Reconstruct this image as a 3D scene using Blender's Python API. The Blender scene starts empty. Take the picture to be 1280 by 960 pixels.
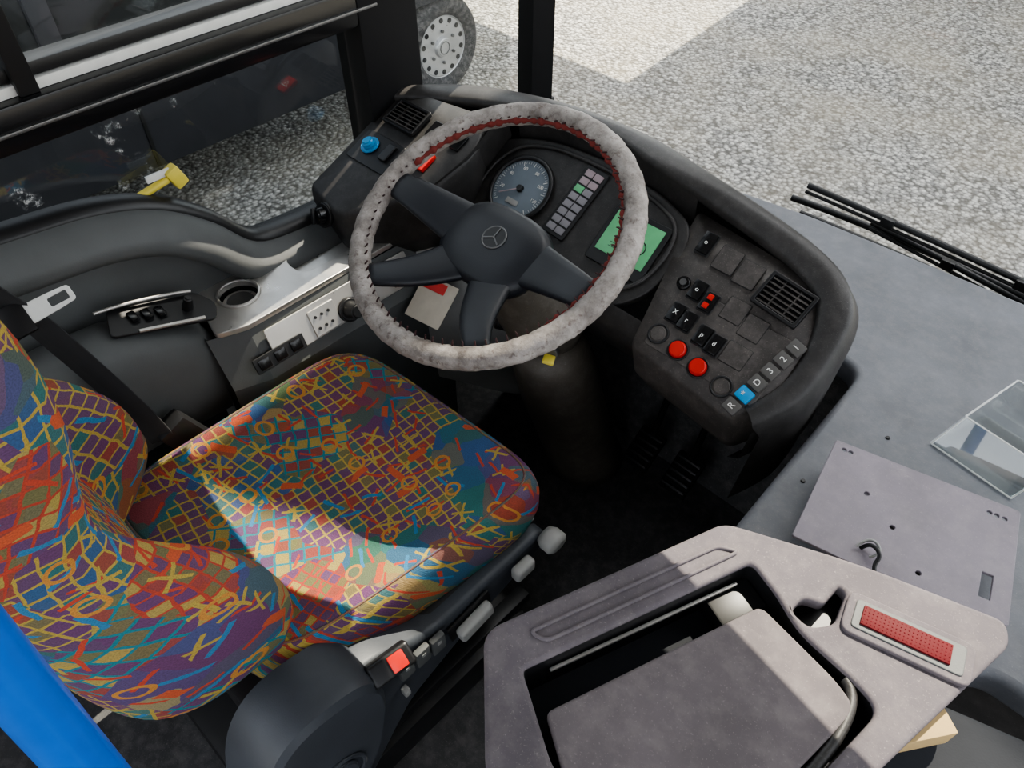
import bpy, bmesh, math, random
from mathutils import Vector as V, Matrix as M
random.seed(4)
sc=bpy.context.scene
COL=bpy.context.collection
try: sc.view_settings.look='AgX - Medium High Contrast'
except Exception: pass
# ------------------------------------------------------------------ materials
def newmat(name):
    m=bpy.data.materials.new(name); m.use_nodes=True
    nt=m.node_tree; b=nt.nodes['Principled BSDF']
    return m,nt,b
def N(nt,t,**k):
    n=nt.nodes.new(t)
    for a,v in k.items(): setattr(n,a,v)
    return n
def math_(nt,op,a,b=None,c=None):
    n=N(nt,'ShaderNodeMath',operation=op)
    for i,v in enumerate((a,b,c)):
        if v is None: continue
        if isinstance(v,(int,float)): n.inputs[i].default_value=v
        else: nt.links.new(v,n.inputs[i])
    return n.outputs[0]
def mixc(nt,fac,a,b):
    n=N(nt,'ShaderNodeMix',data_type='RGBA')
    for i,v in ((0,fac),(6,a),(7,b)):
        if isinstance(v,(int,float)): n.inputs[i].default_value=v
        elif isinstance(v,tuple): n.inputs[i].default_value=(*v,1) if len(v)==3 else v
        else: nt.links.new(v,n.inputs[i])
    return n.outputs[2]
def ramp(nt,fac,stops,interp='LINEAR'):
    n=N(nt,'ShaderNodeValToRGB'); cr=n.color_ramp; cr.interpolation=interp
    while len(cr.elements)<len(stops): cr.elements.new(.5)
    for e,(p,c) in zip(cr.elements,stops):
        e.position=p; e.color=(*c,1) if isinstance(c,tuple) else (c,c,c,1)
    nt.links.new(fac,n.inputs[0]); return n.outputs[0]
def bump(nt,b,h,strength=.3,dist=.001):
    n=N(nt,'ShaderNodeBump'); n.inputs['Strength'].default_value=strength; n.inputs['Distance'].default_value=dist
    nt.links.new(h,n.inputs['Height']); nt.links.new(n.outputs[0],b.inputs['Normal'])
def noise(nt,vec,scale,detail=3,rough=.5):
    n=N(nt,'ShaderNodeTexNoise'); n.inputs['Scale'].default_value=scale; n.inputs['Detail'].default_value=detail; n.inputs['Roughness'].default_value=rough
    nt.links.new(vec,n.inputs['Vector']); return n.outputs['Fac']
def plastic(name,col,rough=.5,grain=900,var=.25,metal=0,gs=.25,spec=.5,dust=0.0,dcol=(.45,.42,.4)):
    m,nt,b=newmat(name)
    tc=N(nt,'ShaderNodeTexCoord').outputs['Object']
    lo=tuple(c*(1-var) for c in col); hi=tuple(min(1,c*(1+var)) for c in col)
    f=noise(nt,tc,9,5,.6)
    c=ramp(nt,f,[(.3,lo),(.7,hi)])
    if dust>0:
        d=noise(nt,tc,35,6,.7)
        df=ramp(nt,d,[(.45,0.0),(.8,dust)])
        c=mixc(nt,df,c,dcol)
        sp=noise(nt,tc,420,2,.6); c=mixc(nt,ramp(nt,sp,[(.62,0.0),(.75,dust*1.5)]),c,dcol)
    nt.links.new(c,b.inputs['Base Color'])
    b.inputs['Roughness'].default_value=rough; b.inputs['Metallic'].default_value=metal
    b.inputs['Specular IOR Level'].default_value=spec
    if grain: bump(nt,b,noise(nt,tc,grain,1),gs,.0006)
    return m
def glass_thin(name,tint=(1,1,1),refl=.06,dirt=0.0):
    m=bpy.data.materials.new(name); m.use_nodes=True; nt=m.node_tree; nt.nodes.clear()
    o=N(nt,'ShaderNodeOutputMaterial'); t=N(nt,'ShaderNodeBsdfTransparent'); g=N(nt,'ShaderNodeBsdfGlossy')
    t.inputs[0].default_value=(*tint,1); g.inputs['Roughness'].default_value=.02
    mx=N(nt,'ShaderNodeMixShader'); mx.inputs[0].default_value=refl
    nt.links.new(t.outputs[0],mx.inputs[1]); nt.links.new(g.outputs[0],mx.inputs[2])
    out=mx.outputs[0]
    if dirt>0:
        d=N(nt,'ShaderNodeBsdfDiffuse'); d.inputs[0].default_value=(.8,.8,.78,1)
        tc=N(nt,'ShaderNodeTexCoord').outputs['Object']
        f=ramp(nt,noise(nt,tc,7,8,.75),[(.60,0.0),(.66,dirt)])
        m2=N(nt,'ShaderNodeMixShader'); nt.links.new(f,m2.inputs[0]); nt.links.new(out,m2.inputs[1]); nt.links.new(d.outputs[0],m2.inputs[2]); out=m2.outputs[0]
    nt.links.new(out,o.inputs[0]); return m
def fabric():
    m,nt,b=newmat('patterned_moquette')
    uv0=N(nt,'ShaderNodeUVMap').outputs[0]
    us=N(nt,'ShaderNodeVectorMath',operation='SCALE'); nt.links.new(uv0,us.inputs[0]); us.inputs['Scale'].default_value=.80; uv=us.outputs[0]
    nz=N(nt,'ShaderNodeTexNoise'); nz.inputs['Scale'].default_value=60; nz.inputs['Detail'].default_value=1
    nt.links.new(uv,nz.inputs['Vector'])
    sb=N(nt,'ShaderNodeVectorMath',operation='SUBTRACT'); nt.links.new(nz.outputs['Color'],sb.inputs[0]); sb.inputs[1].default_value=(.5,.5,.5)
    sc_=N(nt,'ShaderNodeVectorMath',operation='SCALE'); nt.links.new(sb.outputs[0],sc_.inputs[0]); sc_.inputs['Scale'].default_value=.005
    ad=N(nt,'ShaderNodeVectorMath',operation='ADD'); nt.links.new(uv,ad.inputs[0]); nt.links.new(sc_.outputs[0],ad.inputs[1])
    w=ad.outputs[0]
    def mapped(vec,ang,off):
        mp=N(nt,'ShaderNodeMapping'); mp.inputs['Rotation'].default_value=(0,0,ang); mp.inputs['Location'].default_value=(off,off*.7,0); nt.links.new(vec,mp.inputs[0]); return mp.outputs[0]
    def vor(vec,scale,rnd=1,feature='F1',metric='EUCLIDEAN'):
        n=N(nt,'ShaderNodeTexVoronoi',feature=feature,distance=metric,voronoi_dimensions='2D'); n.inputs['Scale'].default_value=scale; n.inputs['Randomness'].default_value=rnd
        nt.links.new(vec,n.inputs['Vector']); return n
    def chan(col,i):
        s=N(nt,'ShaderNodeSeparateColor'); nt.links.new(col,s.inputs[0]); return s.outputs[i]
    TEAL=(.045,.160,.155);PUR=(.150,.060,.140);BLU=(.05,.11,.24);OLV=(.19,.165,.065);GRN=(.06,.15,.085);RST=(.32,.07,.045);YL=(.42,.31,.075)
    v1=vor(mapped(w,.5,.1),27,1,'F1','CHEBYCHEV')
    base=ramp(nt,chan(v1.outputs['Color'],0),[(0,TEAL),(.15,PUR),(.30,BLU),(.43,OLV),(.52,GRN),(.60,PUR),(.73,RST),(.84,TEAL),(.94,YL)],'CONSTANT')
    v0=vor(mapped(w,-.3,.4),7,1)
    base=mixc(nt,.35,base,ramp(nt,chan(v0.outputs['Color'],1),[(0,TEAL),(.26,PUR),(.52,OLV),(.62,BLU),(.82,RST)],'CONSTANT'))
    def grid(ang,k,wd,off=0):
        mv_=mapped(w,ang,off)
        s=N(nt,'ShaderNodeSeparateXYZ'); nt.links.new(mv_,s.inputs[0])
        X=math_(nt,'MULTIPLY',s.outputs[0],k);Y=math_(nt,'MULTIPLY',s.outputs[1],k)
        fx=math_(nt,'LESS_THAN',math_(nt,'FRACT',X),wd); fy=math_(nt,'LESS_THAN',math_(nt,'FRACT',Y),wd)
        cb=N(nt,'ShaderNodeCombineXYZ'); nt.links.new(math_(nt,'FLOOR',X),cb.inputs[0]); nt.links.new(math_(nt,'FLOOR',Y),cb.inputs[1])
        wn=N(nt,'ShaderNodeTexWhiteNoise',noise_dimensions='2D'); nt.links.new(cb.outputs[0],wn.inputs['Vector'])
        return math_(nt,'MAXIMUM',fx,fy),wn.outputs['Value']
    mv=vor(mapped(uv,.2,.9),10.5,1,'F1','CHEBYCHEV').outputs['Color']
    def band(ch,lo,hi): return math_(nt,'MULTIPLY',math_(nt,'GREATER_THAN',ch,lo),math_(nt,'LESS_THAN',ch,hi))
    m0=chan(mv,1); c=base
    for (ang,k,wd,off,lo,hi,line,pal) in (
        (.12,64,.15,0,.0,.26,YL,[(0,PUR),(.35,RST),(.45,PUR),(.75,TEAL),(.9,OLV)]),
        (-.35,70,.17,.3,.26,.42,(.42,.07,.045),[(0,OLV),(.25,YL),(.45,PUR),(.85,RST)]),
        (.55,56,.16,.3,.42,.54,(.03,.20,.24),[(0,YL),(.2,RST),(.5,PUR),(.8,OLV)]),
        (-.15,60,.15,.6,.54,.68,YL,[(0,TEAL),(.35,BLU),(.7,PUR),(.9,RST)])):
        gl,wn=grid(ang,k,wd,off); mk=band(m0,lo,hi)
        c=mixc(nt,math_(nt,'MULTIPLY',mk,.85),c,ramp(nt,wn,pal,'CONSTANT'))
        c=mixc(nt,math_(nt,'MULTIPLY',gl,mk),c,line)
    def strokes(scale,wd,thr,off,cut=.5):
        mvec=mapped(w,off,off); n=vor(mvec,scale,1)
        d=N(nt,'ShaderNodeVectorMath',operation='SUBTRACT'); nt.links.new(mvec,d.inputs[0]); nt.links.new(n.outputs['Position'],d.inputs[1])
        s=N(nt,'ShaderNodeSeparateXYZ'); nt.links.new(d.outputs[0],s.inputs[0])
        a=math_(nt,'MULTIPLY',chan(n.outputs['Color'],0),6.28)
        def ln(sx,sy):
            return math_(nt,'ABSOLUTE',math_(nt,'ADD',math_(nt,'MULTIPLY',s.outputs[0],sx),math_(nt,'MULTIPLY',s.outputs[1],sy)))
        ca=math_(nt,'COSINE',a); sa=math_(nt,'SINE',a); l=ln(ca,sa)
        if off==1.9: l=math_(nt,'MINIMUM',l,ln(math_(nt,'MULTIPLY',sa,-1.0),ca))
        k=math_(nt,'MULTIPLY',math_(nt,'LESS_THAN',l,wd),math_(nt,'LESS_THAN',n.outputs['Distance'],cut))
        return math_(nt,'MULTIPLY',k,math_(nt,'GREATER_THAN',chan(n.outputs['Color'],1),thr))
    c=mixc(nt,strokes(34,.0018,.60,.7),c,(.48,.075,.045))
    c=mixc(nt,strokes(26,.0018,.76,1.9,.42),c,YL)
    c=mixc(nt,strokes(30,.0024,.76,2.6),c,(.05,.20,.36))
    c=mixc(nt,strokes(24,.0050,.84,3.3,.36),c,(.52,.11,.05))
    vr=vor(uv,14,.85)
    ring=math_(nt,'LESS_THAN',math_(nt,'ABSOLUTE',math_(nt,'SUBTRACT',vr.outputs['Distance'],.14)),.028)
    ring=math_(nt,'MULTIPLY',ring,math_(nt,'GREATER_THAN',chan(vr.outputs['Color'],0),.38))
    c=mixc(nt,ring,c,(.52,.24,.06))
    wv=noise(nt,uv0,650,1); c=mixc(nt,ramp(nt,wv,[(.35,0.0),(.75,.40)]),c,(.03,.03,.03))
    nt.links.new(c,b.inputs['Base Color']); b.inputs['Roughness'].default_value=.9
    b.inputs['Specular IOR Level'].default_value=.15
    bump(nt,b,noise(nt,uv0,500,2),.6,.0015)
    return m
def gravel():
    m,nt,b=newmat('gravel'); tc=N(nt,'ShaderNodeTexCoord').outputs['Object']
    v=N(nt,'ShaderNodeTexVoronoi'); v.inputs['Scale'].default_value=38; nt.links.new(tc,v.inputs['Vector'])
    s=N(nt,'ShaderNodeSeparateColor'); nt.links.new(v.outputs['Color'],s.inputs[0])
    c=ramp(nt,s.outputs[0],[(0,(.29,.28,.26)),(.5,(.47,.45,.41)),(1,(.76,.73,.67))])
    crev=ramp(nt,v.outputs['Distance'],[(.38,0.0),(.78,.85)])
    c=mixc(nt,crev,c,(.10,.092,.08))
    c=mixc(nt,ramp(nt,noise(nt,tc,1.3,4),[(.4,0.0),(.7,.40)]),c,(.50,.43,.31))
    c=mixc(nt,ramp(nt,noise(nt,tc,11,5,.7),[(.52,0.0),(.78,.35)]),c,(.18,.165,.145))
    nt.links.new(c,b.inputs['Base Color']); b.inputs['Roughness'].default_value=.95
    inv=math_(nt,'SUBTRACT',1.0,v.outputs['Distance']); bump(nt,b,inv,.9,.02)
    return m
def wheelcover():
    m,nt,b=newmat('worn_wheel_cover'); tc=N(nt,'ShaderNodeTexCoord').outputs['Object']
    c=ramp(nt,noise(nt,tc,20,7,.72),[(.32,(.12,.10,.09)),(.47,(.26,.235,.215)),(.62,(.40,.365,.34)),(.8,(.52,.485,.45))])
    c=mixc(nt,ramp(nt,noise(nt,tc,85,5,.7),[(.55,0.0),(.66,.75)]),c,(.11,.08,.068))
    nt.links.new(c,b.inputs['Base Color']); b.inputs['Roughness'].default_value=.55
    bump(nt,b,noise(nt,tc,60,6,.7),.6,.004); return m
def metal(name,col,rough=.35,scr=True):
    m,nt,b=newmat(name); tc=N(nt,'ShaderNodeTexCoord').outputs['Object']
    c=ramp(nt,noise(nt,tc,6,6,.6),[(.3,tuple(x*.75 for x in col)),(.7,col)])
    nt.links.new(c,b.inputs['Base Color']); b.inputs['Metallic'].default_value=.75
    r=ramp(nt,noise(nt,tc,25,5,.7),[(.3,rough*.7),(.7,rough*1.5)]); nt.links.new(r,b.inputs['Roughness'])
    return m
def flat(name,col,rough=.5,emit=0,spec=.5):
    m,nt,b=newmat(name)
    tc=N(nt,'ShaderNodeTexCoord').outputs['Object']
    c=ramp(nt,noise(nt,tc,40,3),[(.3,tuple(x*.88 for x in col)),(.7,col)])
    nt.links.new(c,b.inputs['Base Color']); b.inputs['Roughness'].default_value=rough; b.inputs['Specular IOR Level'].default_value=spec
    if emit: nt.links.new(c,b.inputs['Emission Color']); b.inputs['Emission Strength'].default_value=emit
    return m
DASH=plastic('dash_plastic',(.026,.0245,.024),.48,700,.2,dust=.07)
DASHW=plastic('dash_panel_plastic',(.052,.046,.043),.52,500,.25,dust=.22,dcol=(.36,.32,.29))
BLACK=plastic('black_plastic',(.012,.012,.013),.4,0,.2)
PEDM=plastic('pedal_rubber',(.010,.010,.010),.8,0,.2,spec=.15)
PILB=flat('pillar_black',(.010,.010,.011),.6,0,.25)
BLACKG=flat('black_gloss',(.008,.008,.009),.2)
HUBM=plastic('wheel_hub_plastic',(.013,.015,.020),.42,900,.15)
GREY=plastic('grey_lining',(.095,.10,.10),.6,500,.12)
GREYL=plastic('light_grey_plastic',(.30,.30,.29),.5,0,.1)
KEYM=flat('key_plastic',(.10,.095,.09),.5)
SEATP=plastic('seat_base_plastic',(.048,.054,.064),.5,500,.15)
BOXM=plastic('dark_box_plastic',(.025,.027,.032),.8,400,.15,spec=.15)
LEDGE=plastic('ledge_plastic',(.125,.132,.148),.55,350,.2,dust=.15)
PLATE=plastic('plate_paint',(.200,.175,.205),.5,0,.15,dust=.18)
TRAYM=plastic('tray_plastic',(.125,.110,.120),.75,400,.15,spec=.2,dust=.22,dcol=(.38,.34,.32))
LIDM=plastic('tray_lid',(.140,.122,.126),.75,0,.15,spec=.2,dust=.24,dcol=(.38,.34,.32))
FLOORM=plastic('floor_rubber',(.050,.050,.052),.7,300,.3,dust=.2)
STEEL=metal('brushed_steel',(.62,.60,.57),.35)
DSTEEL=metal('dark_steel',(.18,.18,.18),.4)
FAB=fabric(); COVER=wheelcover(); GRAV=gravel()
RED=flat('red_plastic',(.60,.025,.018),.3); REDD=flat('red_reflector',(.11,.007,.010),.6,0,.15)
BLUE=flat('blue_button',(.02,.30,.62),.3); POLEB=flat('blue_pole_paint',(.005,.12,.55),.3)
YEL=flat('yellow_plastic',(.75,.62,.10),.5); WHITE=flat('white_print',(.75,.75,.72),.6)
GREEN=flat('lcd_green',(.13,.42,.20),.3,.10); DIAL=flat('dial_face',(.15,.185,.22),.4)
LAMP=flat('telltale_lens',(.26,.25,.27),.3); LAMPP=flat('telltale_lens_pale',(.38,.30,.32),.3)
WOOD=flat('raw_wood',(.50,.36,.18),.8,0,.2); STITCH=flat('dark_stitch',(.05,.02,.02),.8); RAG=flat('torn_red_lining',(.18,.03,.025),.9)
CREAM=flat('cream_panel',(.55,.50,.42),.6); BELT=plastic('belt_webbing',(.018,.018,.02),.8,0,.1)
COLM=plastic('column_plastic',(.085,.074,.060),.5,600,.2,dust=.15)
GLASS=glass_thin('window_glass',(.93,.95,.94),.05,.0); GLASSD=glass_thin('scuffed_window_glass',(.72,.75,.76),.06,.75)
ACR=glass_thin('acrylic',(.93,.95,.95),.10,.25)
TINT=flat('tinted_glass',(.015,.018,.02),.05); VBODY=plastic('coach_body_paint',(.035,.036,.042),.3,0,.1)
ALU=metal('alloy',(.65,.65,.66),.35); TYRE=plastic('tyre_rubber',(.03,.03,.032),.8,0,.2,dust=.4)
BLOCKM=flat('blocker_wall',(.66,.64,.60),.9)  # wall colour of the unseen shadow blocker
# ------------------------------------------------------------------ geometry helpers
def addmesh(name,me,mat,parent=None,smooth=False):
    o=bpy.data.objects.new(name,me); COL.objects.link(o)
    if mat: me.materials.append(mat)
    if smooth:
        for p in me.polygons: p.use_smooth=True
    if parent is not None:
        o.parent=parent; o.matrix_parent_inverse=parent.matrix_basis.inverted()
    return o
def empty(name,loc=(0,0,0)):
    e=bpy.data.objects.new(name,None); e.location=loc; e.empty_display_size=.1; COL.objects.link(e)
    e.matrix_basis=M.Translation(V(loc)); return e
def bm_obj(name,bm,mat,parent=None,smooth=False):
    me=bpy.data.meshes.new(name); bmesh.ops.recalc_face_normals(bm,faces=bm.faces); bm.to_mesh(me); bm.free()
    return addmesh(name,me,mat,parent,smooth)
def autosm(o,ang=40):
    me=o.data
    for p in me.polygons: p.use_smooth=True
    bm=bmesh.new(); bm.from_mesh(me)
    for e in bm.edges:
        if len(e.link_faces)==2 and e.calc_face_angle(0)>math.radians(ang): e.smooth=False
    bm.to_mesh(me); bm.free()
def box(name,size,mat4,mat,parent=None,bev=.002,seg=2):
    bm=bmesh.new(); bmesh.ops.create_cube(bm,size=1)
    bmesh.ops.scale(bm,vec=V(size),verts=bm.verts)
    if bev: bmesh.ops.bevel(bm,geom=list(bm.edges),offset=min(bev,min(size)*.45),segments=seg,affect='EDGES',profile=.6)
    if not isinstance(mat4,M): mat4=M.Translation(V(mat4))
    bmesh.ops.transform(bm,matrix=mat4,verts=bm.verts)
    o=bm_obj(name,bm,mat,parent); autosm(o); return o
def cyl(name,r1,r2,h,mat4,mat,parent=None,seg=32,bev=0):
    bm=bmesh.new(); bmesh.ops.create_cone(bm,cap_ends=True,segments=seg,radius1=r1,radius2=r2,depth=h)
    if bev:
        es=[e for e in bm.edges if abs(e.verts[0].co.z-e.verts[1].co.z)<1e-6]
        bmesh.ops.bevel(bm,geom=es,offset=bev,segments=3,affect='EDGES')
    if not isinstance(mat4,M): mat4=M.Translation(V(mat4))
    bmesh.ops.transform(bm,matrix=mat4,verts=bm.verts)
    o=bm_obj(name,bm,mat,parent); autosm(o); return o
def torus(name,R,r,mat4,mat,parent=None,a=96,b=20,arc=(0,2*math.pi),fn=None):
    bm=bmesh.new(); full=abs(arc[1]-arc[0]-2*math.pi)<1e-4; n=a if full else a+1; rows=[]
    for i in range(n):
        t=arc[0]+(arc[1]-arc[0])*i/a; row=[]
        for j in range(b):
            p=2*math.pi*j/b; rr=r*(fn(t,p) if fn else 1)
            row.append(bm.verts.new(mat4@V(((R+rr*math.cos(p))*math.cos(t),(R+rr*math.cos(p))*math.sin(t),rr*math.sin(p)))))
        rows.append(row)
    for i in range(n if full else n-1):
        A=rows[i];B=rows[(i+1)%n]
        for j in range(b): bm.faces.new((A[j],B[j],B[(j+1)%b],A[(j+1)%b]))
    if not full: bm.faces.new(rows[0]); bm.faces.new(rows[-1])
    return bm_obj(name,bm,mat,parent,True)
def roundpoly(pts,r,seg=6):
    out=[];n=len(pts)
    rs=r if isinstance(r,(list,tuple)) else [r]*n
    for i in range(n):
        p0=V(pts[i-1]).to_2d();p=V(pts[i]).to_2d();p1=V(pts[(i+1)%n]).to_2d()
        a=p0-p;b=p1-p
        ra=min(rs[i],a.length*.45,b.length*.45)
        if ra<1e-5: out.append((p.x,p.y)); continue
        A=p+a.normalized()*ra;B=p+b.normalized()*ra
        for k in range(seg+1):
            t=k/seg; q=A*(1-t)**2+p*2*t*(1-t)+B*t*t; out.append((q.x,q.y))
    return out
def slab(name,outl,th,mat4,mat,parent=None,bev=.0015,seg=2):
    """2D outlines (first=outer, rest=holes), top face at local z=0, extruded down by th"""
    cu=bpy.data.curves.new(name,'CURVE'); cu.dimensions='2D'; cu.fill_mode='BOTH'
    bev=min(bev,th*.45)
    cu.extrude=th/2-bev; cu.bevel_depth=bev; cu.bevel_resolution=seg; cu.offset=-bev
    for pts in outl:
        s=cu.splines.new('POLY'); s.points.add(len(pts)-1)
        for q,p in zip(s.points,pts): q.co=(p[0],p[1],0,1)
        s.use_cyclic_u=True
    t=bpy.data.objects.new('tmp',cu); COL.objects.link(t)
    dg=bpy.context.evaluated_depsgraph_get(); me=bpy.data.meshes.new_from_object(t.evaluated_get(dg))
    bpy.data.objects.remove(t)
    me.materials.clear(); me.transform(mat4@M.Translation((0,0,-th/2)))
    o=addmesh(name,me,mat,parent); autosm(o,35); return o
def rect(cx,cy,w,h,r=.003,rot=0):
    pts=[(-w/2,-h/2),(w/2,-h/2),(w/2,h/2),(-w/2,h/2)]
    c,s=math.cos(rot),math.sin(rot)
    return roundpoly([(cx+x*c-y*s,cy+x*s+y*c) for x,y in pts],r,4)
def circ(cx,cy,r,n=32): return [(cx+r*math.cos(2*math.pi*i/n),cy+r*math.sin(2*math.pi*i/n)) for i in range(n)]
def loft(name,rings,mat,parent=None,caps=True,closed=True,uvf=None,smooth=True,arcuv=False):
    bm=bmesh.new(); vs=[[bm.verts.new(V(p)) for p in r] for r in rings]; n=len(rings[0])
    L=bm.loops.layers.uv.new('UVMap') if (uvf or arcuv) else None
    if arcuv:
        mr=rings[len(rings)//2]; cu=[0]
        for j in range(n): cu.append(cu[-1]+(V(mr[(j+1)%n])-V(mr[j])).length)
        cv=[0]
        for i in range(len(rings)-1): cv.append(cv[-1]+(V(rings[i+1][n//3])-V(rings[i][n//3])).length)
    for i in range(len(rings)-1):
        for j in range(n if closed else n-1):
            k=(j+1)%n
            try: f=bm.faces.new((vs[i][j],vs[i][k],vs[i+1][k],vs[i+1][j]))
            except ValueError: continue
            if arcuv:
                for l,(a,b) in zip(f.loops,((j,i),(j+1,i),(j+1,i+1),(j,i+1))): l[L].uv=(cu[a],cv[b])
    if caps:
        bm.faces.new(vs[0]); bm.faces.new(vs[-1])
    if uvf:
        for f in bm.faces:
            for l in f.loops: l[L].uv=uvf(l.vert.co)
    return bm_obj(name,bm,mat,parent,smooth)
def tube(name,pts,r,mat,parent=None,cyc=False,res=6,flat_=None):
    cu=bpy.data.curves.new(name,'CURVE'); cu.dimensions='3D'; cu.bevel_depth=r; cu.bevel_resolution=4; cu.use_fill_caps=True; cu.resolution_u=res
    s=cu.splines.new('NURBS'); s.points.add(len(pts)-1)
    for q,p in zip(s.points,pts): q.co=(*p,1)
    s.order_u=min(4,len(pts)); s.use_endpoint_u=not cyc; s.use_cyclic_u=cyc
    t=bpy.data.objects.new('tmp',cu); COL.objects.link(t)
    dg=bpy.context.evaluated_depsgraph_get(); me=bpy.data.meshes.new_from_object(t.evaluated_get(dg)); bpy.data.objects.remove(t)
    return addmesh(name,me,mat,parent,True)
def strap(name,pts,w,wdir,mat,parent=None,th=.002):
    bm=bmesh.new(); wd=V(wdir).normalized()*w/2; a=[(bm.verts.new(V(p)-wd),bm.verts.new(V(p)+wd)) for p in pts]
    for i in range(len(a)-1): bm.faces.new((a[i][0],a[i][1],a[i+1][1],a[i+1][0]))
    o=bm_obj(name,bm,mat,parent,True); md=o.modifiers.new('s','SOLIDIFY'); md.thickness=th; md.offset=0; return o
def text(name,s,size,mat4,mat,parent=None):
    cu=bpy.data.curves.new(name,'FONT'); cu.body=s; cu.size=size; cu.align_x='CENTER'; cu.align_y='CENTER'; cu.extrude=.0003
    t=bpy.data.objects.new('tmp',cu); COL.objects.link(t)
    dg=bpy.context.evaluated_depsgraph_get(); me=bpy.data.meshes.new_from_object(t.evaluated_get(dg)); bpy.data.objects.remove(t)
    me.transform(mat4); return addmesh(name,me,mat,parent)
def frame(o,x,n):
    n=V(n).normalized(); x=V(x); x=(x-n*x.dot(n)).normalized(); y=n.cross(x)
    m=M((x,y,n)).transposed().to_4x4(); m.translation=V(o); return m
T=M.Translation
def Rz(a): return M.Rotation(a,4,'Z')
def Rx(a): return M.Rotation(a,4,'X')
def Ry(a): return M.Rotation(a,4,'Y')
def catmull(pts,n=6):
    out=[];P=[V(p) for p in pts]
    for i in range(len(P)-1):
        p0=P[max(i-1,0)];p1=P[i];p2=P[i+1];p3=P[min(i+2,len(P)-1)]
        for k in range(n):
            t=k/n; out.append(.5*((2*p1)+(p2-p0)*t+(2*p0-5*p1+4*p2-p3)*t*t+(3*p1-p0-3*p2+p3)*t**3))
    out.append(P[-1]); return out
# ------------------------------------------------------------------ camera
cam=bpy.data.cameras.new('camera'); co=bpy.data.objects.new('camera',cam); COL.objects.link(co); sc.camera=co
cam.sensor_width=36; cam.lens=950*36/1280; cam.clip_start=.02; cam.clip_end=200
co.location=(0,0,1.55); co.rotation_euler=(math.radians(90-47),0,math.radians(44))
# ------------------------------------------------------------------ light
w=bpy.data.worlds.new('world'); sc.world=w; w.use_nodes=True
bg=w.node_tree.nodes['Background']
sky=w.node_tree.nodes.new('ShaderNodeTexSky'); sky.sky_type='NISHITA'; sky.sun_disc=False; sky.sun_elevation=math.radians(50); sky.sun_rotation=math.radians(0); sky.air_density=1.0; sky.dust_density=2.0
hs=w.node_tree.nodes.new('ShaderNodeHueSaturation'); hs.inputs['Saturation'].default_value=.20
w.node_tree.links.new(sky.outputs[0],hs.inputs['Color']); w.node_tree.links.new(hs.outputs[0],bg.inputs[0]); bg.inputs[1].default_value=.60
sun=bpy.data.lights.new('sun','SUN'); sun.energy=13; sun.angle=math.radians(.2); sun.color=(1,.91,.76)
so=bpy.data.objects.new('sun',sun); COL.objects.link(so); so.location=(1,8,10)
el=math.radians(50); az=math.radians(-6)
sd=V((math.sin(az)*math.cos(el),math.cos(az)*math.cos(el),math.sin(el)))
so.rotation_euler=sd.to_track_quat('Z','Y').to_euler()
# ------------------------------------------------------------------ ground + outside
def bx(n,x0,x1,y0,y1,z0,z1,m,p,b=.01): return box(n,(x1-x0,y1-y0,z1-z0),((x0+x1)/2,(y0+y1)/2,(z0+z1)/2),m,p,b)
bm=bmesh.new(); bmesh.ops.create_grid(bm,x_segments=4,y_segments=4,size=30); o=bm_obj('ground',bm,GRAV); o.location=(0,5,-1.0)
bl=empty('shadow_blocker',(0,12,-1))  # unseen building shape, added to cast shadows on gravel and cab
Yb=9.2; ZC=11.02
bx('blocker_body',-3.63,2.6,Yb+.25,Yb+5,-1,ZC-.62,BLOCKM,bl,0)
blocker_outline=[(-9,5.0),(-3.63,5.0),(-3.63,-1),(2.6,-1),(2.6,ZC-.05),(-1.0,ZC-.05),(-1.2,ZC-.02),(-1.455,ZC+.08),(-1.755,ZC+.26),(-1.90,ZC+.33),(-1.90,ZC-.54),(-2.13,ZC-.54),(-2.13,ZC+.33),(-9,ZC+.33)]  # roofline, notch and overhang shaped to place the sun patches
slab('blocker_cutout_wall',[blocker_outline,[(-1.62,ZC-.56),(-1.12,ZC-.56),(-1.12,ZC-.24),(-1.62,ZC-.24)]],.25,frame((0,Yb,0),(1,0,0),(0,-1,0)),BLOCKM,bl,.0)  # opening cut to let sun through to the right wing
bx('blocker_column',-9,-8.7,Yb,Yb+.3,-1,5.0,BLOCKM,bl,0)
for i in range(3):
    for j in range(3): bx('blocker_window_%d_%d'%(i+1,j+1),-2.9+i*1.8,-1.9+i*1.8,Yb-.03,Yb+.02,1+j*3,2.6+j*3,TINT,bl,.01)
cb=empty('parked_coach',(-4.4,1,-1))
bx('lower_body',-6.3,-3.9,-5,2.75,-.66,-.12,VBODY,cb,.04)
bx('belt_moulding',-6.32,-3.88,-5,4.2,-.12,-.09,DSTEEL,cb,.01)
bx('glazing',-6.28,-3.93,-5,4.15,-.09,1.6,TINT,cb,.03)
bx('front_body',-6.3,-3.92,2.75,4.2,-.36,-.12,VBODY,cb,.04)
bx('roof',-6.3,-3.9,-5,4.2,1.6,2.0,VBODY,cb,.1)
for i,y in enumerate((-3,-1,1,2.7)): bx('window_pillar_%d'%(i+1),-3.95,-3.9,y,y+.1,-.06,1.6,VBODY,cb,.01)
for i,y in enumerate((-2.2,-.4,1.3)): bx('panel_joint_%d'%(i+1),-3.905,-3.893,y,y+.02,-.64,-.14,BLACK,cb,.002)
wc=T((-4.02,3.42,-.67))@Ry(math.radians(90))
torus('tyre',.26,.075,wc@M.Diagonal((1,1,1.3,1)),TYRE,cb,64,16)
cyl('alloy_dish',.215,.20,.03,wc@T((0,0,.045)),ALU,cb,48,.006)
cyl('hub_boss',.075,.06,.03,wc@T((0,0,.07)),ALU,cb,32,.006)
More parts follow.
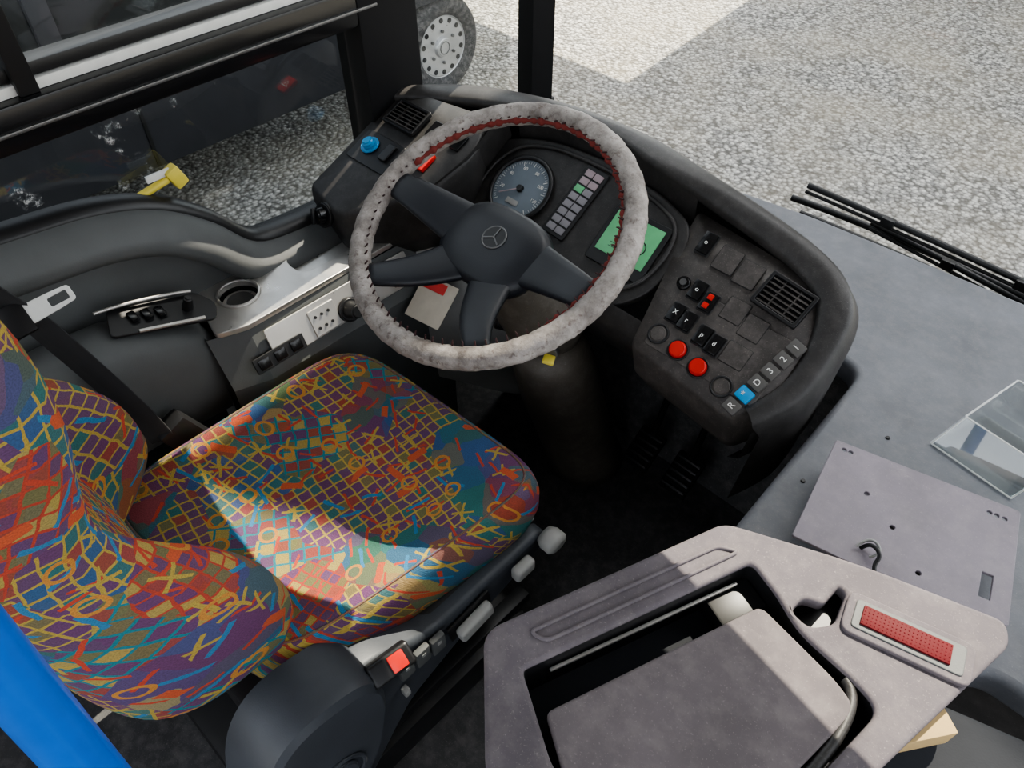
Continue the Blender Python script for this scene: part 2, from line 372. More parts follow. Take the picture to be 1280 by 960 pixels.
for i in range(14):
    a=i*2*math.pi/14; cyl('vent_hole_%d'%(i+1),.017,.017,.006,wc@T((.172*math.cos(a),.172*math.sin(a),.060)),BLACK,cb,16)
for i in range(6):
    a=i*2*math.pi/6; cyl('wheel_bolt_%d'%(i+1),.011,.010,.02,wc@T((.105*math.cos(a),.105*math.sin(a),.067)),DSTEEL,cb,6)
torus('rim_lip',.208,.010,wc@T((0,0,.055)),ALU,cb,64,8)
torus('hub_star_ring',.04,.004,wc@T((0,0,.086)),DSTEEL,cb,32,6)
# ------------------------------------------------------------------ bus shell
X0=-1.25
o=bx('floor',-1.3,1.3,-2.2,1.48,-.06,0,FLOORM,None,.002)
wl=empty('wall_left',(X0,0,.4))
prof=[(-.9,.885),(-.3,.88),(0,.87),(.15,.855),(.28,.838),(.38,.80),(.46,.735),(.53,.655),(.62,.635),(.74,.63)]
pc=catmull([(0,a,b) for a,b in prof],5)
wallp=[(p.y,p.z-.02) for p in pc]+[(.95,.60),(1.46,.60),(1.46,-.5),(-2.2,-.5),(-2.2,.865)]
slab('side_panel',[wallp],.05,frame((X0-.005,0,0),(0,1,0),(1,0,0)),BLACK,wl,.002)
bx('mid_rail',-1.30,-1.225,-2.2,.93,.962,1.030,BLACKG,wl,.008)
bx('rail_groove',-1.228,-1.220,-2.2,.90,.990,.996,DSTEEL,wl,.002)
bx('upper_rail_bead',-1.285,-1.245,-2.2,.88,1.030,1.046,WHITE,wl,.003)
bx('upper_channel',-1.29,-1.25,-2.2,.88,1.048,1.068,BLACK,wl,.003)
bx('b_pillar',-1.31,-1.222,.855,.995,.60,2.2,PILB,wl,.006)
bx('window_post',-1.29,-1.235,.262,.292,1.03,2.2,BLACK,wl,.004)
bx('rear_post',-1.31,-1.21,-.75,-.65,.6,2.2,BLACK,wl,.01)
loft('a_pillar',[[(-1.245,1.31,.3),(-1.185,1.295,.3),(-1.16,1.34,.3),(-1.22,1.375,.3)],[(-1.245,1.31,2.2),(-1.185,1.295,2.2),(-1.16,1.34,2.2),(-1.22,1.375,2.2)]],PILB,wl,smooth=False)
bx('header',-1.31,-1.18,-2.2,1.45,2.15,2.3,BLACK,wl,.01)
w1=empty('window_1',(X0,0,.9)); bx('lower_pane',-1.275,-1.271,-.65,.85,.60,.962,GLASSD,w1,0)
w2=empty('window_2',(X0,0,1.5)); bx('upper_pane',-1.275,-1.271,-.65,.85,1.03,2.15,GLASS,w2,0)
w3=empty('window_3',(X0,1.1,1.4)); bx('quarter_pane',-1.275,-1.271,.99,1.31,.6,2.15,GLASS,w3,0)
bx('ceiling',-1.3,1.3,-.7,1.5,2.25,2.32,GREYL,None,.01)
wr=empty('wall_right',(1.27,0,.5)); bx('lower_panel',1.25,1.3,-2.2,1.46,-.3,.55,GREY,wr,.01); bx('upper_band',1.25,1.3,-2.2,1.5,2.1,2.3,GREY,wr,.01)
for i,y in enumerate((-2.1,-.9,.3,1.40)): bx('door_post_%d'%(i+1),1.25,1.3,y-.04,y+.04,.55,2.1,BLACK,wr,.01)
wf=empty('wall_front',(0,1.5,.3))
bx('front_lower',-1.2,1.2,1.50,1.56,-.6,.40,BLACK,wf,.01); bx('header_front',-1.25,1.25,1.40,1.5,2.13,2.3,BLACK,wf,.01)
slab('sun_blocker_strip',[[(-1.1,2.15),(-1.1,1.97),(-.8,2.00),(-.48,1.90),(-.2,1.95),(.1,2.02),(1.1,2.02),(1.1,2.15)]],.01,frame((0,1.40,0),(1,0,0),(0,-1,0)),BLACK,wf,.001)  # unseen strip added to cut off the sun; lower edge shaped for it
w4=empty('window_4',(0,1.5,1.3))
def arcx(x): return 1.53-.12*(x/1.2)**2
loft('windshield_pane',[[(x/10,arcx(x/10),z) for x in range(-12,13)] for z in (.42,1.3,2.2)],GLASS,w4,caps=False,closed=False)
def wiper(name,arm,blade):
    e=empty(name,arm[0]); tube('arm',arm,.008,BLACK,e)
    tube('blade_spine',blade,.007,BLACK,e); tube('rubber_strip',[V(p)+V((0,-.005,-.014)) for p in blade],.004,BLACK,e)
    for f in (.2,.5,.8):
        a=V(blade[0]).lerp(V(blade[-1]),f); box('bridge_clip_%d'%int(f*10),(.03,.016,.022),T(a),BLACK,e,.003)
    p=V(arm[-1]); tube('pivot_post',[p,p+V((0,-.03,-.06)),p+V((0,-.09,-.12))],.014,BLACK,e)
    return e
wiper('windshield_wiper',[(-.62,1.63,.50),(-.35,1.63,.525),(.1,1.64,.50),(.45,1.64,.46)],[(-.575,1.585,.575),(-.25,1.60,.565),(.15,1.61,.54),(.4,1.61,.52)])
wiper('windshield_wiper',[(-.60,1.66,.45),(-.1,1.67,.46),(.3,1.67,.43),(.5,1.66,.40)],[(-.42,1.62,.53),(-.1,1.63,.50),(.2,1.63,.46),(.5,1.63,.42)])
# ------------------------------------------------------------------ side lining left of the seat
sl=empty('trim_1',(-1.2,.2,.6))
def off(px,d):
    out=[]
    for i,p in enumerate(pc):
        a=pc[max(i-1,0)];b=pc[min(i+1,len(pc)-1)]; t=(b-a).normalized(); n=V((0,t.z,-t.y)); q=p+n*d*(1 if n.z<0 else -1); out.append((px,q.y,q.z))
    return out
loft('rim_band',[off(-1.245,-.012),off(-1.225,-.014),off(-1.205,-.004),off(-1.205,.004)],BLACK,sl,caps=False,closed=False)
loft('upper_lining',[off(-1.205,.002),off(-1.185,.012),off(-1.160,.035),off(-1.155,.055),off(-1.165,.070),off(-1.20,.078)],GREY,sl,caps=False,closed=False)
loft('recess_panel',[off(-1.20,.075),[(-1.20,p.y,.40) for p in pc]],GREY,sl,caps=False,closed=False)
def seRing(cx,cy,cz,a,b,plane,n=28,e=3.2,rot=0):
    r=[]
    for i in range(n):
        t=2*math.pi*i/n; c,s=math.cos(t),math.sin(t); x=a*abs(c)**(2/e)*(1 if c>=0 else -1); y=b*abs(s)**(2/e)*(1 if s>=0 else -1)
        x,y=x*math.cos(rot)-y*math.sin(rot),x*math.sin(rot)+y*math.cos(rot)
        if plane=='XZ': r.append((cx+x,cy,cz+y))
        elif plane=='XY': r.append((cx+x,cy+y,cz))
        else: r.append((cx,cy+x,cz+y))
    return r
pod=empty('armrest_console',(-1.14,.1,.5))
loft('armrest_body',[seRing(-1.135,y,zc,a,h,'XZ') for y,zc,a,h in ((-.6,.54,.062,.13),(-.1,.545,.062,.14),(.1,.555,.063,.14),(.2,.55,.063,.135),(.29,.525,.061,.12),(.345,.50,.056,.10),(.372,.475,.04,.07))],GREY,pod)
pf=frame((-1.118,.285,.672),(.16,1,-.24),(.35,.2,1))
slab('control_plate',[roundpoly([(-.09,-.03),(.085,-.035),(.095,.0),(.07,.03),(-.08,.028)],.012)],.006,pf@T((0,0,.006)),BLACK,pod)
for i in range(3): box('pod_switch_%d'%(i+1),(.014,.022,.008),pf@T((-.045+i*.022,0,.010))@Rz(.3),BLACKG,pod,.003)
cyl('pod_joystick',.010,.007,.03,pf@T((.045,0,.018)),BLACK,pod,20,.003)
tube('pod_lever',[pf@V((-.1,.02,.012)),pf@V((-.03,.03,.018)),pf@V((.06,.028,.014))],.003,STEEL,pod)
box('pod_chrome_strip',(.11,.006,.004),pf@T((.01,-.03,.008)),STEEL,pod,.001)
# side console
scn=empty('side_console',(-1.15,.55,.55))
ctop=roundpoly([(-1.235,.385),(-1.075,.345),(-1.055,.40),(-1.06,.80),(-1.24,.80)],[.02,.012,.01,.0,.0],5)
slab('steel_top',[ctop,circ(-1.144,.437,.038),rect(-1.14,.635,.075,.16,.037),rect(-1.215,.70,.016,.09,.004)],.012,T((0,0,.612)),STEEL,scn)
cyl('cup_well',.0375,.034,.09,T((-1.144,.437,.548)),STEEL,scn,40)
slab('oval_dish',[rect(-1.14,.635,.073,.158,.036)],.004,T((0,0,.590)),STEEL,scn)
torus('cup_rim',.039,.0035,T((-1.144,.437,.613)),STEEL,scn,48,8)
cyl('cup_floor_ring',.026,.026,.002,T((-1.144,.437,.5945)),DSTEEL,scn)
bx('slot_insert',-1.222,-1.208,.66,.74,.600,.608,BLACK,scn,.001)
loft('console_face',[[(-1.085,.33,.60),(-1.06,.40,.60),(-1.055,.85,.60)],[(-1.04,.33,.50),(-1.015,.40,.50),(-1.01,.85,.50)],[(-1.04,.33,.30),(-1.02,.40,.30),(-1.02,.85,.30)],[(-1.04,.33,.02),(-1.02,.40,.02),(-1.02,.85,.02)]],GREY,scn,caps=False,closed=False,smooth=False)
loft('console_rear',[[(-1.235,.36,.60),(-1.085,.33,.60)],[(-1.235,.36,.0),(-1.04,.33,.0)]],GREY,scn,caps=False,closed=False)
ff=frame((-1.034,.56,.555),(0,1,0),(1,0,.42))
slab('steel_facia',[rect(.03,.002,.34,.070,.006)],.004,ff@T((0,0,.004)),STEEL,scn)
slab('dark_switch_strip',[rect(-.13,-.018,.11,.032,.004)],.004,ff@T((0,0,.006)),BLACK,scn)
for i,x in enumerate((-.165,-.13,-.095)): box('rocker_%d'%(i+1),(.024,.022,.008),ff@T((x,-.018,.006)),BLACKG,scn,.003)
cyl('knob_base',.026,.024,.008,ff@T((.035,-.012,.008)),BLACK,scn,32,.002); cyl('mirror_knob',.019,.014,.032,ff@T((.035,-.012,.024)),BLACK,scn,24,.003)
slab('knob_plate',[rect(-.020,-.002,.06,.055,.004)],.003,ff@T((0,0,.007)),STEEL,scn)
for i in range(6): cyl('plate_dimple_%d'%(i+1),.003,.003,.003,ff@T((-.038+.015*(i%3),-.014+.024*(i//3),.008)),BLACK,scn,12)
# ------------------------------------------------------------------ dashboard
db=empty('dashboard',(-.75,1.0,.7))
loft('kick_panel',[[(-1.06,.80,.60),(-.93,.84,.56),(-.80,.88,.55)],[(-1.04,.74,.50),(-.93,.78,.46),(-.82,.86,.44)],[(-1.02,.80,.20),(-.93,.9,.2),(-.82,.98,.2)],[(-1.0,1.0,.0),(-.93,1.05,.0),(-.82,1.1,.0)]],GREYL,db,caps=False,closed=False)
lf=frame((-.950,.755,.510),(1,.3,-.2),(0,-.6,.8))
slab('label',[rect(0,-.004,.095,.095,.003)],.002,lf@T((0,0,.014)),CREAM,db); slab('label_red',[rect(-.01,.028,.06,.022,.002)],.002,lf@T((0,0,.015)),RED,db)
loft('toe_board',[[(-1.0,1.12,0),(-.22,1.12,0)],[(-1.0,1.25,.35),(-.22,1.25,.35)],[(-1.0,1.3,.5),(-.22,1.3,.5)]],FLOORM,db,caps=False,closed=False)
FE=catmull([(-1.25,.93,.815),(-1.20,.985,.82),(-1.10,1.045,.83),(-.97,1.09,.835),(-.84,1.105,.84),(-.70,1.11,.838),(-.58,1.10,.828),(-.44,1.085,.815),(-.34,1.07,.802),(-.275,1.05,.785),(-.235,1.01,.760),(-.222,.95,.715),(-.225,.88,.67),(-.26,.815,.632)],4)
IE=catmull([(-1.235,.905,.805),(-1.17,.945,.812),(-1.09,.985,.820),(-1.00,1.015,.830),(-.90,1.045,.838),(-.78,1.057,.84),(-.65,1.040,.832),(-.53,1.045,.805),(-.40,1.035,.785),(-.315,1.015,.765),(-.280,.985,.745),(-.262,.935,.708),(-.265,.88,.672),(-.290,.83,.642)],4)
def mid(a,b,t,dz): return [p.lerp(q,t)+V((0,0,dz)) for p,q in zip(a,b)]
OUT=[p+V((.012*min(1,max(0,(p.x+.5)*4)),.012,-.03)) for p in FE]
OUT2=[p+V((.0,.03 if p.y>.95 else 0,-.20)) for p in FE]
loft('hood_shell',[OUT2,OUT,mid(FE,IE,-.0,-.006),mid(FE,IE,.15,.0),mid(FE,IE,.5,.004),mid(FE,IE,.88,.002),mid(FE,IE,1,-.003),[p+V((0,.006,-.018)) for p in IE]],DASH,db,caps=False,closed=False)
CLF=frame((-.78,.96,.72),(1,0,0),(0,-.6,.8))
def cl(x,y): return (x+.78,(y-.96)/.8)
clo=roundpoly([cl(-1.035,.86),cl(-1.04,.965),cl(-.99,1.02),cl(-.89,1.045),cl(-.75,1.052),cl(-.62,1.04),cl(-.545,1.02),cl(-.525,.97),cl(-.545,.90),cl(-.62,.84)],[.02,.04,.04,.04,.04,.04,.03,.03,.03,.02],5)
slab('cluster_panel',[clo],.02,CLF,DASH,db,.004)
lip=[p for p in IE if -1.0<p.x<-.54]
loft('binnacle_wall',[[p+V((0,.004,-.012)) for p in lip],[V((p.x,min(p.y+.012,1.06),p.z-.075)) for p in lip]],DASH,db,caps=False,closed=False)
loft('binnacle_left_wall',[[(-.985,.80,.750),(-.968,.88,.785),(-.975,.95,.815),(-1.0,1.01,.826)],[(-.990,.82,.70),(-.985,.90,.72),(-.985,.97,.75),(-.985,1.02,.77)],[(-1.0,.84,.64),(-1.0,.90,.66),(-1.0,.97,.70),(-1.0,1.03,.74)]],DASH,db,caps=False,closed=False)
tube('cluster_lip',[CLF@V((a,b,.004)) for a,b in roundpoly([cl(-.985,.875),cl(-.985,.965),cl(-.955,1.012),cl(-.88,1.034),cl(-.75,1.038),cl(-.63,1.028),cl(-.565,1.01),cl(-.55,.965),cl(-.565,.905),cl(-.64,.87)],.04,3)],.004,DASH,db,cyc=True)
def g(x,y,h=0): a,b=cl(x,y); return CLF@T((a,b,h))
G=g(-.892,.951,.004)
cyl('gauge_dial',.064,.064,.004,G@T((0,0,0)),DIAL,db,48); torus('gauge_bezel',.066,.005,G@T((0,0,.003)),BLACK,db,64,10)
torus('gauge_chrome_ring',.0625,.0008,G@T((0,0,.003)),WHITE,db,64,6)
bm=bmesh.new()
for i in range(51):
    a=math.radians(225-270*i/50); L=.009 if i%5==0 else .005; m=G@Rz(a)@T((.058-L/2,0,.0028))
    r=bmesh.ops.create_cube(bm,size=1); bmesh.ops.transform(bm,matrix=m@M.Diagonal((L,.0012 if i%5==0 else .0006,.0004,1)),verts=r['verts'])
bm_obj('dial_ticks',bm,WHITE,db)
for i in range(1,7):
    a=math.radians(225-270*(i*2-1)/13-10); text('numeral_%d'%i,str(i*20),.010,G@T((.043*math.cos(a),.043*math.sin(a),.0028)),WHITE,db)
box('needle',(.050,.0025,.0015),G@Rz(math.radians(215))@T((.020,0,.006)),LAMPP,db,.0005); cyl('needle_hub',.008,.006,.006,G@T((0,0,.006)),BLACK,db,24)
box('odometer_lcd',(.030,.011,.001),G@T((0,-.030,.003)),GREYL,db,.0003)
IB=frame(CLF@V((*cl(-.770,.972),.004)),(1,0,0),(0,-.6,.8))@Rz(math.radians(-4))
slab('telltale_panel',[rect(0,0,.054,.150,.004)],.004,IB@T((0,0,.001)),BLACK,db)
for r in range(8):
    for c in range(2):
        box('telltale_%d_%d'%(r+1,c+1),(.0195,.0135,.002),IB@T((-.0108+.0216*c,.060-.0172*r,.002)),(LAMPP if r<2 else (GREEN if (r,c)==(2,0) else LAMP)),db,.0008)
SC=frame(CLF@V((*cl(-.628,.955),.003)),(1,.0,0),(0,-.6,.8))
slab('display_bezel',[rect(0,0,.125,.115,.006)],.006,SC@T((0,0,.003)),BLACK,db); box('green_display',(.105,.082,.003),SC@T((.0,.006,.0035)),GREEN,db,.001)
slab('display_icon',[circ(.025,.0,.014,24),circ(.025,.0,.012,24)],.0006,SC@T((0,0,.0058)),BLACK,db,.0002)
box('display_icon_2',(.022,.001,.0005),SC@T((-.02,-.02,.0053)),BLACK,db,0); box('display_icon_3',(.022,.001,.0005),SC@T((-.02,-.012,.0053)),BLACK,db,0)
loft('lower_shroud',[[(x,y,z) for x in (-1.06,-.95,-.85,-.75,-.65,-.56,-.50)] for y,z in ((.865,.655),(.845,.635),(.850,.60),(.90,.52),(1.0,.42),(1.12,.35))],DASH,db,caps=False,closed=False)
# left pod
LF=frame((-1.12,.84,.76),(1,0,0),(0,-.4,.917))
def lp(x,y): return (x+1.12,(y-.84)/.917)
lo_=roundpoly([lp(-1.235,.685),lp(-1.12,.665),lp(-.985,.79),lp(-.965,.90),lp(-1.0,.975),lp(-1.235,.95)],[.01,.03,.03,.03,.01,.01],5)
lower=[LF@V((a,b,0)) for a,b in lo_]
def shr(k,dz,dy=0):
    c=LF@V((-.01,.01,0)); return [c+(p-c)*k+V((0,dy,dz)) for p in lower]
loft('left_pod_body',[shr(.90,-.15,.03),shr(.96,-.10,.01),shr(1.0,-.03),shr(1.0,-.008),shr(.985,0),shr(.955,.003),shr(.5,.003)],DASH,db)
def lg(x,y,h=0): a,b=lp(x,y); return LF@T((a,b,h+.003))
def vent(name,mt,wd,hh,parent,nl=6):
    slab(name+'_frame',[rect(0,0,wd,hh,.004),rect(0,0,wd-.012,hh-.012,.002)],.010,mt@T((0,0,.010)),BLACK,parent)
    box(name+'_cavity',(wd-.010,hh-.010,.002),mt@T((0,0,.001)),BLACKG,parent,0)
    for i in range(nl):
        y=-hh/2+.010+(hh-.020)*i/(nl-1); box(name+'_louvre_%d'%(i+1),(wd-.014,.0025,.008),mt@T((0,y,.005))@Rx(math.radians(25)),DASHW,parent,.0005)
    for i in (-1,1): box(name+'_blade_%d'%(i+2),(.002,hh-.014,.006),mt@T((i*wd*.17,0,.004)),DASHW,parent,0)
vent('left_vent',lg(-1.155,.895,.003),.092,.062,db)
slab('left_switch_panel',[rect(0,0,.115,.075,.006)],.003,lg(-1.160,.808,.003),BLACK,db)
cyl('blue_knob_base',.020,.020,.006,lg(-1.180,.812,.006),BLUE,db,40,.002); cyl('blue_knob',.014,.012,.014,lg(-1.180,.812,.014),BLUE,db,40,.004)
slab('left_rocker',[rect(0,0,.022,.040,.003)],.008,lg(-1.128,.815,.010),BLACKG,db)
box('hazard_switch',(.030,.042,.010),lg(-1.042,.836,.005),RED,db,.003)
slab('hazard_triangle',[[(-.010,-.007),(.010,-.007),(0,.010)],[(-.006,-.0048),(.006,-.0048),(0,.0052)]],.001,lg(-1.042,.836,.0108),WHITE,db,.0002)
for i in range(3): slab('mid_rocker_%d'%(i+1),[rect(0,0,.024,.038,.003)],.006,lg(-1.010-.035*i,.900,.006),BLACKG,db)
kf=frame((-1.165,.668,.665),(1,-.1,0),(0.05,-.9,.35)); cyl('headlight_knob_base',.026,.025,.01,kf@T((0,0,.004)),BLACK,db,40,.002); cyl('headlight_knob',.018,.016,.02,kf@T((0,0,.018)),BLACKG,db,40,.003); box('knob_grip',(.006,.032,.010),kf@Rz(.4)@T((0,0,.030)),BLACK,db,.002)
# right wing
WF=frame((-.36,.95,.715),(1,0,0),(0,-.53,.848))
def wp(x,y): return (x+.36,(y-.95)/.848)
wo=roundpoly([wp(-.555,1.05),wp(-.545,.97),wp(-.512,.825),wp(-.30,.808),wp(-.258,.86),wp(-.262,.975),wp(-.30,1.03)],[.01,.03,.015,.015,.02,.02,.02],5)
wt=[WF@V((a,b,0)) for a,b in wo]
def wsh(k,dz,dx=0,dy=0):
    c=WF@V((-.04,-.02,0)); return [c+(p-c)*k+V((dx,dy,dz)) for p in wt]
loft('wing_body',[wsh(.80,-.14,.01,.05),wsh(.93,-.10,.015,.015),wsh(.99,-.06,.01),wsh(1,-.010),wsh(.985,0),wsh(.5,0)],DASHW,db)
SK=[p for p in FE if p.x>-.46]
loft('wing_skirt',[[p+V((0,.002,-.02)) for p in SK],[p+V((-.005,.0,-.09)) for p in SK],[p+V((-.035,-.02 if p.y>.9 else .03,-.14)) for p in SK]],DASH,db,caps=False,closed=False)
def wg(x,y,h=0): a,b=wp(x,y); return WF@T((a,b,h+.0005))
slab('wing_inset',[rect(0,0,.215,.125,.008)],.003,wg(-.385,.888,.0025),DASHW,db)
cyl('ignition_ring',.013,.012,.008,wg(-.495,.940,.004),BLACKG,db,32,.002); cyl('ignition_slot',.006,.006,.004,wg(-.495,.940,.009),DSTEEL,db,20)
def rocker(n,x,y,m=BLACKG,w_=.024,h_=.034,mark=None):
    slab(n+'_bezel',[rect(0,0,w_+.004,h_+.005,.003)],.003,wg(x,y,.004),BLACK,db)
    box(n,(w_,h_,.010),wg(x,y,.005),m,db,.003)
    if mark=='red':
        for k in (-1,1): box(n+'_lens_%d'%(k+2),(.010,.010,.003),wg(x,y+k*.007,.0105),RED,db,.001)
    elif mark: text(n+'_mark',mark,.012,wg(x,y,.0103),WHITE,db)
rocker('rocker_door',-.466,.940,mark='o'); rocker('rocker_door_red',-.438,.932,mark='red')
rocker('rocker_k',-.474,.896,mark='X'); rocker('rocker_l',-.449,.893,mark='r')
rocker('rocker_m',-.412,.886,mark='p'); rocker('rocker_n',-.386,.883,mark='d')
for i,(x,y,m) in enumerate(((-.479,.857,DASHW),(-.433,.851,RED),(-.387,.844,RED),(-.337,.838,DASHW))):
    torus('round_button_ring_%d'%(i+1),.017,.002,wg(x,y,.003),BLACK,db,40,8); cyl('round_button_%d'%(i+1),.0155,.014,.010 if m==RED else .004,wg(x,y,.006 if m==RED else .003),m,db,40,.0018)
for i in range(6):
    t=i/5; x=-.274-.030*t; y=.934-.112*t
    box('gear_key_%d'%(i+1),(.026,.0225,.008),wg(x,y,.005)@Rz(-.22),BLUE if i==4 else KEYM,db,.0025)
    text('gear_label_%d'%(i+1),'123D*R'[i],.015,wg(x,y,.0093)@Rz(math.pi/2-.2),WHITE,db)
for i,(x,y,a,b) in enumerate(((-.392,.940,.038,.040),(-.350,.930,.038,.040),(-.348,.885,.042,.038),(-.455,1.000,.040,.044),(-.410,.995,.040,.044))):
    slab('blank_%d_gap'%(i+1),[rect(0,0,a+.002,b+.002,.003)],.002,wg(x,y,.0030),BLACK,db,.0004)
    slab('blank_%d'%(i+1),[rect(0,0,a,b,.003)],.002,wg(x,y,.0036),DASHW,db,.0006)
rocker('rocker_upper',-.503,1.008,h_=.040,mark='o')
vent('right_vent',wg(-.335,.985,.003)@Rz(-.10),.088,.064,db)
# ------------------------------------------------------------------ steering
WO=(-.736,.713,.822)
sw=empty('steering_wheel',WO)
SN=V((0,-.42,.907)); SF=frame(WO,(1,0,0),SN)
def ff_(t,p): return 1+.03*math.sin(t*37)+.025*math.sin(t*91+p*2)
torus('rim_cover',.234,.0190,SF,COVER,sw,240,20,fn=ff_)
bm=bmesh.new()
for i in range(80):
    t=2*math.pi*i/80+random.uniform(-.01,.01); m=SF@Rz(t)@T((.234-.0155,0,.0115))@Ry(math.radians(40))@M.Diagonal((.016,.0022,.0022,1))
    r=bmesh.ops.create_cube(bm,size=1); bmesh.ops.transform(bm,matrix=m@Rz(random.uniform(-.3,.3)),verts=r['verts'])
bm_obj('cover_stitches',bm,STITCH,sw)
torus('torn_lining',.2165,.006,SF@T((0,0,.004)),RAG,sw,200,8,arc=(math.radians(-25),math.radians(172)),fn=lambda t,p:.5+.8*abs(math.sin(t*43)*math.sin(t*17+1)))
def spoke(ang,w0,w1,r0=.03,r1=.228,bend=0):
    rings=[]
    for i in range(9):
        t=i/8; r=r0+(r1-r0)*t; s=t*t*(3-2*t); hh=-.048+.046*s; wd=w0+(w1-w0)*t
        a=ang+bend*math.sin(t*math.pi)
        rings.append([SF@V((r*math.cos(a)-q[0]*math.sin(a),r*math.sin(a)+q[0]*math.cos(a),hh+q[1])) for q in seRing(0,0,0,wd/2,.012-.003*t,'XY',16,3)])
    return rings
for i,(a,w0,w1,bd) in enumerate(((184,.100,.048,.0),(-4,.100,.048,.0),(233,.095,.040,.10),(307,.095,.040,-.10))):
    loft('spoke_%d'%(i+1),spoke(math.radians(a),w0,w1,bend=bd),HUBM,sw)
def hubring(k,z): return [SF@V((q[0],q[1]-.012,z)) for q in seRing(0,0,0,.098*k,.073*k,'XY',40,2.8)]
loft('hub_pad',[hubring(.7,-.075),hubring(1.0,-.058),hubring(1.04,-.045),hubring(1.0,-.034),hubring(.88,-.027),hubring(.5,-.0235),hubring(.05,-.023)],HUBM,sw)
bz=SF@T((0,-.003,-.0225)); torus('badge_ring',.021,.0016,bz,DSTEEL,sw,48,8); cyl('badge_disc',.020,.020,.002,bz,BLACK,sw,40)
for i in range(3): box('badge_ray_%d'%(i+1),(.019,.0025,.002),bz@Rz(math.radians(90+120*i))@T((.0095,0,.0015)),DSTEEL,sw,.0005)
# column
sco=empty('steering_column',(-.71,.85,.4))
def colring(s,r,sx=1): m=SF@T((.02,0,-s)); return [m@V((r*sx*math.cos(2*math.pi*i/32),r*math.sin(2*math.pi*i/32),0)) for i in range(32)]
loft('column_shroud',[colring(.07,.045),colring(.09,.062),colring(.14,.070),colring(.22,.080),colring(.30,.078),colring(.35,.06)],COLM,sco)
loft('column_boot',[[( -.70+r*math.cos(2*math.pi*i/32),y+r*math.sin(2*math.pi*i/32),z) for i in range(32)] for r,y,z in ((.07,.83,.52),(.088,.85,.44),(.09,.88,.33),(.09,.93,.18),(.095,.98,.04),(.10,.99,.0))],COLM,sco)
kk=frame((-.655,.785,.545),(1,0,0),(.5,-.8,.3)); cyl('key_barrel',.014,.014,.03,kk,DSTEEL,sco,24,.002); box('key_bow',(.022,.006,.034),kk@T((0,0,.032)),YEL,sco,.003)
cyl('adjust_knob',.018,.016,.03,frame((-.80,.80,.52),(1,0,0),(-.6,-.7,.3)),BLACK,sco,24,.003)
tube('stalk',[SF@V((-.04,.01,-.10)),SF@V((-.10,.015,-.095)),SF@V((-.17,.02,-.085))],.009,BLACK,sco); tube('stalk_tip',[SF@V((-.15,.018,-.088)),SF@V((-.195,.022,-.081))],.012,BLACK,sco)
# pedals
pd=empty('pedals',(-.62,1.05,.1))
for n,x,y in (('brake_pedal',-.56,1.04),('accelerator_pedal',-.45,1.04)):
    m=T((x,y,.10))@Rx(math.radians(40)); box(n+'_pad',(.07,.10,.012),m,PEDM,pd,.004)
    for i in range(5): box(n+'_rib_%d'%(i+1),(.06,.006,.006),m@T((0,-.036+.018*i,.008)),BLACK,pd,.001)
    tube(n+'_arm',[(x,y+.02,.10),(x,y+.05,.18),(x,y+.08,.3)],.008,PEDM,pd)
# ------------------------------------------------------------------ driver's seat
st=empty('driver_seat',(-.76,.3,.3))
cor=[V((-.995,.02)),V((-.525,.06)),V((-.462,.612)),V((-.995,.585))]
def cring(k,z,n=72,e=6):
    r=[]
    for i in range(n):
        t=2*math.pi*i/n; c,s=math.cos(t),math.sin(t); x=k*abs(c)**(2/e)*(1 if c>=0 else -1); y=k*abs(s)**(2/e)*(1 if s>=0 else -1)
        u=(x+1)/2; v=(y+1)/2; p=cor[0]*(1-u)*(1-v)+cor[1]*u*(1-v)+cor[2]*u*v+cor[3]*(1-u)*v
        zz=z+ (.012*max(0,abs(x)-.55)*2 if z>.49 else 0) - (.030*max(0,y-.75)*4 if z>.46 else 0)*.4
        r.append((p.x,p.y,zz))
    return r
fuv=lambda c:(c.x+.7*c.z,c.y+.7*c.z)
loft('seat_cushion',[cring(.92,.385),cring(.975,.395),cring(1.0,.43),cring(1.0,.46),cring(.985,.488),cring(.955,.503),cring(.90,.508),cring(.8,.506),cring(.6,.500),cring(.4,.498),cring(.2,.497),cring(.02,.497)],FAB,st,uvf=fuv)
tube('cushion_piping',[V(p)+V((0,0,.001)) for p in cring(.93,.505)][::2],.002,FAB,st,cyc=True)
def bring(z,wd,yf,b,yb,tw=0):
    r=[];xc=-.765;n=26
    for i in range(n+1):
        x=-1+2*i/n; ax=abs(x); s=min(1,max(0,(ax-.45)/.35)); s=s*s*(3-2*s); e=max(0,(ax-.85)/.15)
        y=yf+b*s-.035*e*e
        r.append((xc+x*wd,y,z))
    for i in range(1,n):
        t=math.pi*i/n; r.append((xc+wd*(abs(math.cos(t))**.5)*(1 if math.cos(t)>0 else -1),yf+b-.04-(yf+b-.04-yb)*math.sin(t)**.6,z))
    return r
S=[(.545,.20,.03,.06,-.07),(.555,.235,.04,.085,-.10),(.60,.245,.045,.10,-.115),(.68,.245,.03,.105,-.125),(.76,.235,.01,.085,-.13),(.83,.225,-.01,.050,-.135),(.89,.220,-.02,.030,-.14),(.96,.225,-.025,.040,-.15),(1.05,.235,-.03,.065,-.16),(1.15,.24,-.04,.08,-.175),(1.27,.235,-.06,.08,-.19),(1.38,.20,-.08,.06,-.2),(1.43,.13,-.10,.03,-.19)]
SS=catmull([V((s[0],s[1],s[2])) for s in S],3); SB=catmull([V((0,s[3],s[4])) for s in S],3)
loft('backrest',[bring(a.x,a.y,a.z,b.y,b.z) for a,b in zip(SS,SB)],FAB,st,arcuv=True)
